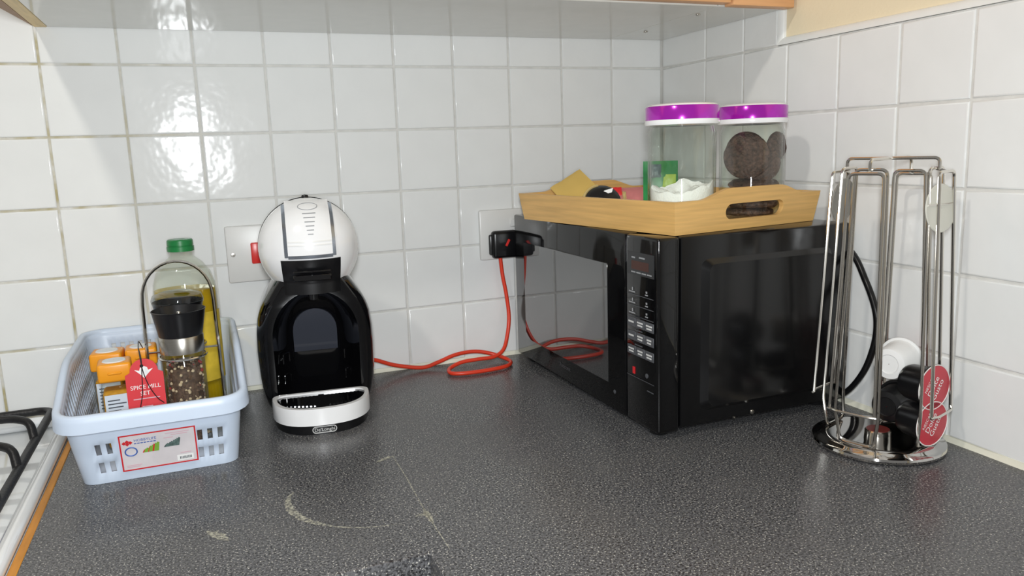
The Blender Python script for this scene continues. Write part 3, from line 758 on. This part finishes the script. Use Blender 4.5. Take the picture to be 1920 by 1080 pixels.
t, F, o = packet('tea_packet', 'green packet standing in the tray behind the sugar jar', 'packet', 'green_packet', .050, .078, .010, (.817, -.290, TF + .042), (.85, -.5, 0), (.14, .05, .99))
obj('print', pillow(MB(), .020, .03, .004, F @ tr(.012, .004, .004)), 'lime_packet', o); obj('print', pillow(MB(), .018, .02, .004, F @ tr(-.008, .024, .004)), 'teal_packet', o)

# ================================================================== BASKET
bk = thing('storage_basket', 'pale blue plastic basket holding spices and oil, left of the coffee machine', 'basket', (.116, -.175, 0))
def rim_z(y): return .088 + (.126 - .088) * sm((y + .335) / .15)
def rr_loop(x0, x1, y0, y1, r, nf, ns, nc=5):
    out = []
    def seg(a, b, n): return [(a[0] + (b[0] - a[0]) * k / n, a[1] + (b[1] - a[1]) * k / n) for k in range(n)]
    def arc(cx, cy, a0): return [(cx + r * math.cos(math.radians(a0 + 90 * k / nc)), cy + r * math.sin(math.radians(a0 + 90 * k / nc))) for k in range(nc)]
    out += seg((x0 + r, y0), (x1 - r, y0), nf) + arc(x1 - r, y0 + r, -90) + seg((x1, y0 + r), (x1, y1 - r), ns) + arc(x1 - r, y1 - r, 0)
    out += seg((x1 - r, y1), (x0 + r, y1), nf) + arc(x0 + r, y1 - r, 90) + seg((x0, y1 - r), (x0, y0 + r), ns) + arc(x0 + r, y0 + r, 180)
    return out
NF, NS, NCR = 25, 40, 5
bot = rr_loop(.032, .202, -.3065, -.048, .016, NF, NS); top = rr_loop(.0185, .2125, -.3265, -.030, .024, NF, NS)
n = len(bot); tz = [0, .15, .31, .42, .58, .66, .85, .93, 1.0]
vs = []; fs = []
for t in tz:
    for (bx, by), (tx, ty) in zip(bot, top):
        q = min(1, t * 1.0); vs.append((bx + (tx - bx) * q, by + (ty - by) * q, .001 + (rim_z(ty) - .001) * t))
def is_hole(i, k):
    s1 = NF + NCR; s2 = s1 + NS + NCR; s3 = s2 + NF + NCR
    if k < NF: return i in (1, 3) and k in (1, 3, 20, 22, 24)
    if s1 <= k < s1 + NS: return i in (1, 3, 5) and (k - s1) % 2 == 1
    if s2 <= k < s2 + NF: return i == 5 and (k - s2) % 2 == 1
    if s3 <= k < s3 + NS: return i in (1, 3, 5) and (k - s3) % 2 == 1
    return False
for i in range(len(tz) - 1):
    for k in range(n):
        if not is_hole(i, k): fs.append((i * n + k, i * n + (k + 1) % n, (i + 1) * n + (k + 1) % n, (i + 1) * n + k))
fs.append(tuple(range(n - 1, -1, -1)))
bo = obj('body', MB().add(vs, fs), 'basket_plastic', bk, world=True, smooth=50)
md = bo.modifiers.new('thickness', 'SOLIDIFY'); md.thickness = .0018; md.offset = 0
# rim: swept lip
prof = [(-.001, -.006), (-.0015, .0), (.001, .0028), (.005, .0028), (.0075, .0), (.0082, -.006), (.0088, -.014), (.0072, -.014), (.006, -.004), (.0015, -.0005)]
vs = []; fs = []; p_ = len(prof)
cx, cy = .1155, -.178
for k in range(n):
    a = Vector(top[k - 1]); b = Vector(top[(k + 1) % n]); t = (b - a).normalized(); nr_ = Vector((t.y, -t.x))
    for (o_, z_) in prof:
        deep = 1.0
        vs.append((top[k][0] + nr_.x * o_, top[k][1] + nr_.y * o_, rim_z(top[k][1]) + z_ * (1.25 if z_ < -.01 else 1)))
for k in range(n):
    for q in range(p_): fs.append((k * p_ + q, k * p_ + (q + 1) % p_, ((k + 1) % n) * p_ + (q + 1) % p_, ((k + 1) % n) * p_ + q))
obj('rim', MB().add(vs, fs), 'basket_plastic', bk, world=True, smooth=60)
# sticker on the sloping front wall
up = Vector((0, -.02, .087)).normalized(); sF = frame((.1165, -.3065 - .02 * .40 - .0018, .0355), (1, 0, 0), up)
W, H = .082, .048
sk = obj('sticker', prism(MB(), rrect(-W / 2, W / 2, -H / 2, H / 2, .002), sF, .0004), 'sticker', bk, world=True)
sO = Matrix.Translation((-.116, .175, 0))
def stk(nm, poly, mt, z=.0006): return obj(nm, prism(MB(), poly, sO @ sF @ tr(0, 0, z), .0001), mt, sk, smooth=0)
b_ = .0016
fr = MB()
for (x0, x1, y0, y1) in ((-W / 2, W / 2, H / 2 - b_, H / 2), (-W / 2, W / 2, -H / 2, -H / 2 + b_), (-W / 2, -W / 2 + b_, -H / 2 + b_, H / 2 - b_), (W / 2 - b_, W / 2, -H / 2 + b_, H / 2 - b_)):
    prism(fr, [(x0, y0), (x1, y0), (x1, y1), (x0, y1)], sO @ sF @ tr(0, 0, .0005), .0002)
obj('sticker_border', fr, 'red_print', sk, smooth=0)
for dx, dy in ((0, .0042), (0, -.0000), (-.0042 / 1, .0021), (.0042, .0021)):
    c0 = (-.0325 + dx * .8, .0135 + (dy - .0021) * .8); stk('logo_diamond', [(c0[0], c0[1] - .0024), (c0[0] + .0024, c0[1]), (c0[0], c0[1] + .0024), (c0[0] - .0024, c0[1])], 'red_print')
obj('sticker_lettering', text_mesh('HOBBYLIFE', .0048, sO @ sF @ tr(-.0255, .0155, .0007), align='LEFT'), 'print_blue', sk)
m = MB()
for k in range(7): prism(m, [(-.0255 + .0034 * k, .0110), (-.0255 + .0034 * k + .0026, .0110), (-.0255 + .0034 * k + .0026, .0122), (-.0255 + .0034 * k, .0122)], sO @ sF @ tr(0, 0, .0006), .0001)
obj('sticker_smallprint', m, 'print_blue', sk, smooth=0)
m = MB()
tube(m, [sO @ sF @ Vector((-.0295 + .0062 * math.cos(a), .0015 + .0056 * math.sin(a), .0006)) for a in [2 * PI * k / 24 for k in range(24)]], .0008, 5, True); obj('sticker_ring', m, 'print_blue', sk)
for k in range(9):
    x = -.0185 + .0018 * k + random.uniform(0, .001); h = .003 + .001 * k
    stk('pictured_vegetable', [(x, -.002), (x + .003, -.002), (x + .0045, -.002 + h), (x + .002, -.001 + h)], 'red_print' if k % 3 == 0 else 'print_green', .0006 + .00002 * k)
for k in range(8):
    x = .004 + .0021 * k + random.uniform(0, .001); stk('pictured_cutlery', [(x, .001), (x + .003, .001), (x + .005, .004 + .001 * k), (x + .003, .005 + .001 * k)], 'print_dark', .0006 + .00002 * k)
m = MB()
for r0, x0, x1, y in ((0, .008, .034, .0185), (1, .014, .032, .0160), (2, .006, .016, .0128), (3, -.036, -.020, -.0175), (4, -.036, -.022, -.0195), (5, .022, .034, -.0105)):
    prism(m, [(x0, y), (x1, y), (x1, y + .0010), (x0, y + .0010)], sO @ sF @ tr(0, 0, .0006), .0001)
obj('sticker_smallprint', m, 'print_pink', sk, smooth=0)
stk('barcode_panel', [(.018, -.0205), (.036, -.0205), (.036, -.0130), (.018, -.0130)], 'white_print')
m = MB()
for k in range(9): x = .021 + k * .0015; prism(m, [(x, -.0185), (x + .0008, -.0185), (x + .0008, -.0150), (x, -.0150)], sO @ sF @ tr(0, 0, .0008), .0001)
obj('barcode', m, 'print_ink', sk, smooth=0)

# ---- oil bottle
ob = thing('oil_bottle', 'clear bottle of yellow cooking oil with a green cap in the basket', 'bottle', (.1565, -.0845, .004))
SQ = Matrix.Diagonal((1, .82, 1, 1))
bp_ = [(.0005, .001), (.036, .001), (.0415, .006), (.042, .02), (.0425, .15), (.0425, .175), (.041, .19), (.036, .206), (.027, .219), (.019, .226), (.0150, .230), (.0148, .240)]
obj('bottle_body', lathe(MB(), bp_, 48, SQ), 'pet', ob)
obj('oil', lathe(MB(), [(.0005, .003), (.035, .003), (.040, .008), (.0405, .02), (.041, .15), (.041, .175), (.0405, .182), (.0005, .182)], 48, SQ), 'oil', ob)
cp = lathe(MB(), [(.0005, .253), (.0155, .253), (.0172, .2515), (.0174, .245), (.0168, .2445), (.0168, .2437), (.0180, .2432), (.0180, .2365), (.0150, .2365)], 40); obj('cap', cp, 'green_cap', ob)
m = MB(); vs = []; fs = []
for k in range(29):
    a = math.radians(-150 + 120 * k / 28 + 25)
    for z in (.05, .150): vs.append((.0430 * math.cos(a), .82 * .0430 * math.sin(a), z))
fs = [(2 * k, 2 * k + 2, 2 * k + 3, 2 * k + 1) for k in range(28)]
obj('label', m.add(vs, fs), 'oil_label', ob)

# ---- spice jars
def spice_jar(label, x, y, rz=0):
    t = thing('spice_jar', label, 'spice jar', (x, y, .004), rz, 'orange lidded spice jars in the basket')
    obj('glass', box(MB(), -.0180, .0180, -.0180, .0180, 0, .088, .006, 3), 'glass', t)
    obj('ground_spice', box(MB(), -.0165, .0165, -.0165, .0165, .002, .078, .005, 3), 'spice', t)
    l = obj('lid', box(MB(), -.0195, .0195, -.0195, .0195, .090, .114, .0035, 3), 'orange_lid', t)
    obj('lid_disc', lathe(MB(), [(.0005, .1150), (.013, .1150), (.014, .1140)], 28), 'paper_white', l)
    obj('lid_ledge', box(MB(), -.008, .008, -.0205, -.018, .1, .1035, .001, 1), 'orange_lid', l)
    lb = obj('label', box(MB(), -.0145, .0145, -.0188, -.0182, .012, .074), 'paper_blue', t)
    m = MB()
    for k in range(7): box(m, -.0115, -.0115 + random.uniform(.012, .022), -.01895, -.0187, .066 - .0045 * k, .0675 - .0045 * k)
    box(m, -.0115, -.002, -.01895, -.0187, .030, .0345); obj('label_print', m, 'print_ink', lb)
    return t
spice_jar('spice jar with an orange lid and white label, nearest the red tag', .067, -.192, .06)
spice_jar('orange lidded spice jar at the back left of the basket', .053, -.128, -.05)
spice_jar('orange lidded spice jar at the back, next to the wire carrier', .094, -.122, .04)

# ---- mills and carrier
def grains(R, z0, z1, n, mats, parent):
    sets = {k: MB() for k in mats}; keys = list(mats)
    ico = bmesh.new(); bmesh.ops.create_icosphere(ico, subdivisions=1, radius=1); ico.verts.index_update()
    V = [v.co.copy() for v in ico.verts]; F_ = [[v.index for v in f.verts] for f in ico.faces]; ico.free()
    for i in range(n):
        a = random.uniform(0, 2 * PI); r = R * random.uniform(.45, 1) ** .5; z = random.uniform(z0, z1); q = random.uniform(.0017, .0027)
        k = random.choices(keys, [mats[x] for x in keys])[0]
        sets[k].add([(r * math.cos(a) + p.x * q, r * math.sin(a) + p.y * q, z + p.z * q) for p in V], F_)
    for k in keys: tag(obj('peppercorns', sets[k], k, parent), kind='stuff')
def mill(label, x, y, clear, fill):
    # heights: glass .000-.121, collar .119-.141, cup .140-.172
    t = thing('spice_mill', label, 'mill', (x, y, .006), 0, 'mills on the wire carrier')
    R = .0255
    obj('glass_body', lathe(MB(), [(.0005, .0), (R - .002, .0), (R, .003), (R, .119), (R - .002, .122)], 40), 'mill_glass', t)
    if fill:
        obj('pepper_core', lathe(MB(), [(.0005, .004), (R - .006, .004), (R - .006, .100), (.0005, .103)], 28), 'pepper', t)
        grains(R - .0045, .006, .106, 950, {'pepper': 6, 'pepper_pale': 2.2, 'pepper_red': .5}, t)
    else: obj('salt', lathe(MB(), [(.0005, .004), (R - .003, .004), (R - .003, .09), (.0005, .095)], 32), 'salt', t)
    obj('collar', lathe(MB(), [(R - .001, .120), (R + .0012, .120), (R + .0012, .140), (R, .142)], 40), 'steel', t)
    cpz = [(R - .002, .140), (R + .0005, .141), (.0318, .172), (.0327, .174), (.0318, .1745), (.0308, .172), (R - .003, .150), (.0005, .150)]
    cup = obj('grinder_cup', lathe(MB(), cpz, 48), 'black_satin', t)
    obj('grinder_pin', lathe(MB(), [(.004, .148), (.004, .166), (.0025, .171), (.0004, .172)], 14), 'clear_cap' if clear else 'steel', cup)
    if clear:
        obj('clear_cap', lathe(MB(), [(.0328, .172), (.0332, .177), (.0310, .183), (.02, .187), (.0005, .188)], 40), 'clear_cap', t)
    return t
mill('open black-topped mill filled with mixed peppercorns, behind the red tag', .1495, -.216, False, True)
mill('mill with a clear cap over its black top, behind the peppercorn mill', .1475, -.150, True, False)
wc = thing('mill_carrier', 'chrome wire carrier with an arched handle around the two mills', 'carrier', (.1495, -.183, .004))
pts = [(-.0455, 0, .002), (-.043, 0, .18)] + [(-.0425 * math.cos(a), 0, .186 + .048 * math.sin(a)) for a in [PI * k / 16 for k in range(17)]] + [(.043, 0, .18), (.0455, 0, .002)]
obj('handle', tube(MB(), pts, .0021, 8), 'chrome', wc)
def figure8(z, r):
    m = MB()
    for cy_ in (-.033, .033): tube(m, [(r * math.cos(a), cy_ + r * math.sin(a), z) for a in [2 * PI * k / 32 for k in range(32)]], .0015, 6, True)
    for s in (-1, 1): tube(m, [(s * .0445, 0, z), (s * .022, 0, z)], .0015, 6)
    return m
obj('upper_ring', figure8(.116, .0282), 'chrome', wc); obj('lower_ring', figure8(.003, .027), 'chrome', wc)
# ---- red tag
tg = thing('hang_tag', 'red card tag lettered SPICE MILL SET hanging from the wire carrier', 'tag', (.104, -.2455, .010))
half = .0215
poly = [(-half, 0), (half, 0), (half, .098)] + [(.016 * math.cos(a), .101 + .016 * math.sin(a)) for a in [PI * k / 12 for k in range(13)]] + [(-half, .098)]
tF = frame((0, 0, 0), (1, .03, 0), (-.02, .06, 1))
cdo = obj('card', prism(MB(), poly, tF, .0006), 'tag_red', tg, smooth=0)
obj('lettering', text_mesh('SPICE MILL', .0073, tF @ tr(0, .0815, .0008)), 'white_print', cdo); obj('lettering', text_mesh('SET', .0073, tF @ tr(-.001, .0735, .0008)), 'white_print', cdo)
m = MB()
for (x0, x1, y) in ((-.015, .015, .0665), (-.006, .006, .0565), (-.014, .014, .0530), (-.016, .016, .0500)): prism(m, [(x0, y), (x1, y), (x1, y + .0012), (x0, y + .0012)], tF @ tr(0, 0, .0007), .0001)
obj('small_print', m, 'print_pink', cdo, smooth=0)
wing = [(0, .081), (.003, .085), (.0105, .0925), (.005, .091), (.004, .0945), (0, .0965), (-.004, .0945), (-.005, .091), (-.0105, .0925), (-.003, .085)]
obj('crest', prism(MB(), wing, tF @ tr(0, .0115, .0007), .0001), 'white_print', cdo, smooth=0)
cpth = [[(-.003, .002, .132), (-.001, -.002, .118), (-.002, -.003, .100), (-.004, -.003, .075), (-.008, -.002, .058)], [(-.003, .002, .132), (-.001, -.002, .106), (.004, -.003, .085), (.012, -.003, .068), (.019, -.002, .060)], [(-.003, .002, .132), (-.004, .03, .134), (-.003, .064, .118)]]
m = MB()
for p in cpth: tube(m, smooth_path(p, 6), .0006, 5)
lathe(m, [(.0003, -.0022), (.002, -.001), (.002, .001), (.0003, .0022)], 8, tr(-.0015, -.002, .110)); obj('cord', m, 'black_matt', tg)

# ================================================================== CAPSULE RACK
RC = Vector((.926, -.602, 0))
rk = thing('capsule_rack', 'chrome wire capsule rack on a round base beside the microwave', 'capsule rack', tuple(RC))
obj('base', lathe(MB(), [(.0005, .001), (.070, .001), (.0745, .002), (.0755, .005), (.0745, .0075), (.069, .009), (.066, .011), (.062, .0125), (.058, .0125), (.055, .0115), (.0005, .0115)], 72), 'chrome_mirror', rk, smooth=35)
obj('base_emblem', lathe(MB(), [(.0005, .0175), (.0135, .0175), (.015, .0160), (.015, .0115)], 32), 'chrome', rk)
obj('base_emblem_disc', lathe(MB(), [(.0004, .0179), (.0130, .0179), (.0132, .0172)], 32), 'emblem', rk)
tv = Vector((-.738, -.674, 0)).normalized(); lv_ = Vector((.674, -.738, 0)).normalized(); al = math.radians(24)
d0 = lv_ * math.cos(al) + tv * math.sin(al); d1 = tv * math.cos(al) - lv_ * math.sin(al)
dirs = {'R': d0, 'N': d1, 'F': -d1, 'A': -d0}
def colpts(d, rt_, rb, wt_, wb_, ztop, zbot):
    tn = Vector((-d.y, d.x, 0))
    return [d * rb - tn * wb_ + Vector((0, 0, zbot)), d * rt_ - tn * wt_ + Vector((0, 0, ztop)), d * rt_ + tn * wt_ + Vector((0, 0, ztop)), d * rb + tn * wb_ + Vector((0, 0, zbot))]
for k, d in dirs.items():
    zt = .327 if k != 'F' else .322; tn = Vector((-d.y, d.x, 0))
    col = colpts(d, .060, .070, .0195, .0265, zt, .055)
    # outer loop: up, over, down, closed by the stop bar
    obj('outer_rail', tube(MB(), fillet(col, .007), .0019, 8), 'chrome', rk)
    obj('stop_bar', tube(MB(), fillet([col[0] - tn * .002, col[0] + d * .004 + tn * .008, col[3] + d * .004 - tn * .008, col[3] + tn * .002], .006), .0015, 8), 'chrome', rk)
    ci = colpts(d, .049, .058, .0180, .0255, zt + .004, .05)
    lo = [ci[1] * 1, ]
    loop = [ci[0] + Vector((0, 0, 0)), ci[1], ci[2], ci[3], d * .054 + tn * .020 + Vector((0, 0, .014)), d * .054 - tn * .020 + Vector((0, 0, .014))]
    obj('inner_rail', tube(MB(), fillet(loop, .014, 7, True) if False else fillet(loop, .0075, 5, True), .0019, 8, True), 'chrome', rk)
    obj('link', tube(MB(), [d * .048 + Vector((0, 0, zt + .003)), d * .061 + Vector((0, 0, zt))], .0015, 6), 'chrome', rk)
for a, b in (('A', 'R'), ('N', 'F')):
    za, zb_ = .329, (.329 if b != 'F' else .325)
    obj('handle', tube(MB(), fillet([dirs[a] * .052 + Vector((0, 0, za)), dirs[a] * .052 + Vector((0, 0, .342)), dirs[b] * .052 + Vector((0, 0, .342)), dirs[b] * .052 + Vector((0, 0, zb_))], .008), .0019, 8), 'chrome', rk)
# ---- capsules
def capsule(label, dkey, z, body, foil, lettering=True, rad=.0535):
    d = dirs[dkey]; p = RC + d * rad + Vector((0, 0, z))
    t = thing('coffee_capsule', label, 'capsule', tuple(p), 0, 'coffee capsules in the rack')
    if dkey == 'R': d = (d + tv * .32).normalized()   # these two sit turned a little in their column
    F = frame((0, 0, 0), Vector((-d.y, d.x, 0)), (0, 0, 1))   # +z of F = outwards
    if F.col[2].to_3d().dot(d) < 0: F = frame((0, 0, 0), Vector((d.y, -d.x, 0)), (0, 0, 1))
    cb_ = lathe(MB(), [(.0268, .0009), (.0268, -.0006), (.0238, -.0012), (.0222, -.006), (.0205, -.028), (.0185, -.033), (.012, -.0345), (.0110, -.0335), (.0005, -.0335)], 40, F); obj('cup', cb_, body, t)
    fo = obj('foil', lathe(MB(), [(.0004, .0013), (.0250, .0013), (.0268, .0009)], 40, F), foil, t)
    obj('foil_rim', tube(MB(), [F @ Vector((.0262 * math.cos(a), .0262 * math.sin(a), .0011)) for a in [2 * PI * k / 40 for k in range(40)]], .0007, 6, True), 'white_plastic', fo)
    if lettering:
        Rt = Matrix.Rotation(math.radians(58), 4, 'Z')
        for s_, y_, sz in (('NESCAFE', .0105, .0058), ('Dolce', .0025, .0105), ('Gusto', -.0065, .0105)):
            obj('lettering', text_mesh(s_, sz, F @ Rt @ tr(0, y_, .0017)), 'white_print', fo)
    return t
capsule('black coffee capsule with red lettered foil, upper of the two facing the wall corner side', 'R', .083, 'black_satin', 'foil_red', True, .060)
capsule('black coffee capsule with red lettered foil, lowest one just above the rack base', 'R', .0395, 'black_satin', 'foil_red', True, .0600)
capsule('white coffee capsule at the top of the far rack column', 'F', .0945, 'capsule_white', 'foil_red', False)
capsule('black coffee capsule under the white one in the far rack column', 'F', .0405, 'black_satin', 'foil_red', False)
def disc(label, dkey, z, mt):
    d = dirs[dkey]; t = thing('capsule_disc', label, 'disc', tuple(RC + d * .0555 + Vector((0, 0, z))), 0, 'column end discs on the rack')
    if dkey == 'R': d = (d + tv * .25).normalized()
    F = frame((0, 0, 0), Vector((-d.y, d.x, 0)), (0, 0, 1))
    if F.col[2].to_3d().dot(d) < 0: F = frame((0, 0, 0), Vector((d.y, -d.x, 0)), (0, 0, 1))
    Rm = F @ Matrix.Rotation(math.radians(-4), 4, 'X')
    obj('plate', lathe(MB(), [(.0004, -.0008), (.0262, -.0008), (.0270, 0), (.0262, .0009), (.0004, .0011)], 40, Rm), mt, t)
    obj('plate_clip', tube(MB(), [Rm @ Vector((-.024, .004, .0016)), Rm @ Vector((.024, .004, .0016))], .0009, 6), 'chrome', t)
disc('milky white disc held at the top of the right rack column', 'R', .287, 'disc_milky')
disc('grey disc held at the top of the left rack column', 'A', .292, 'disc_grey')
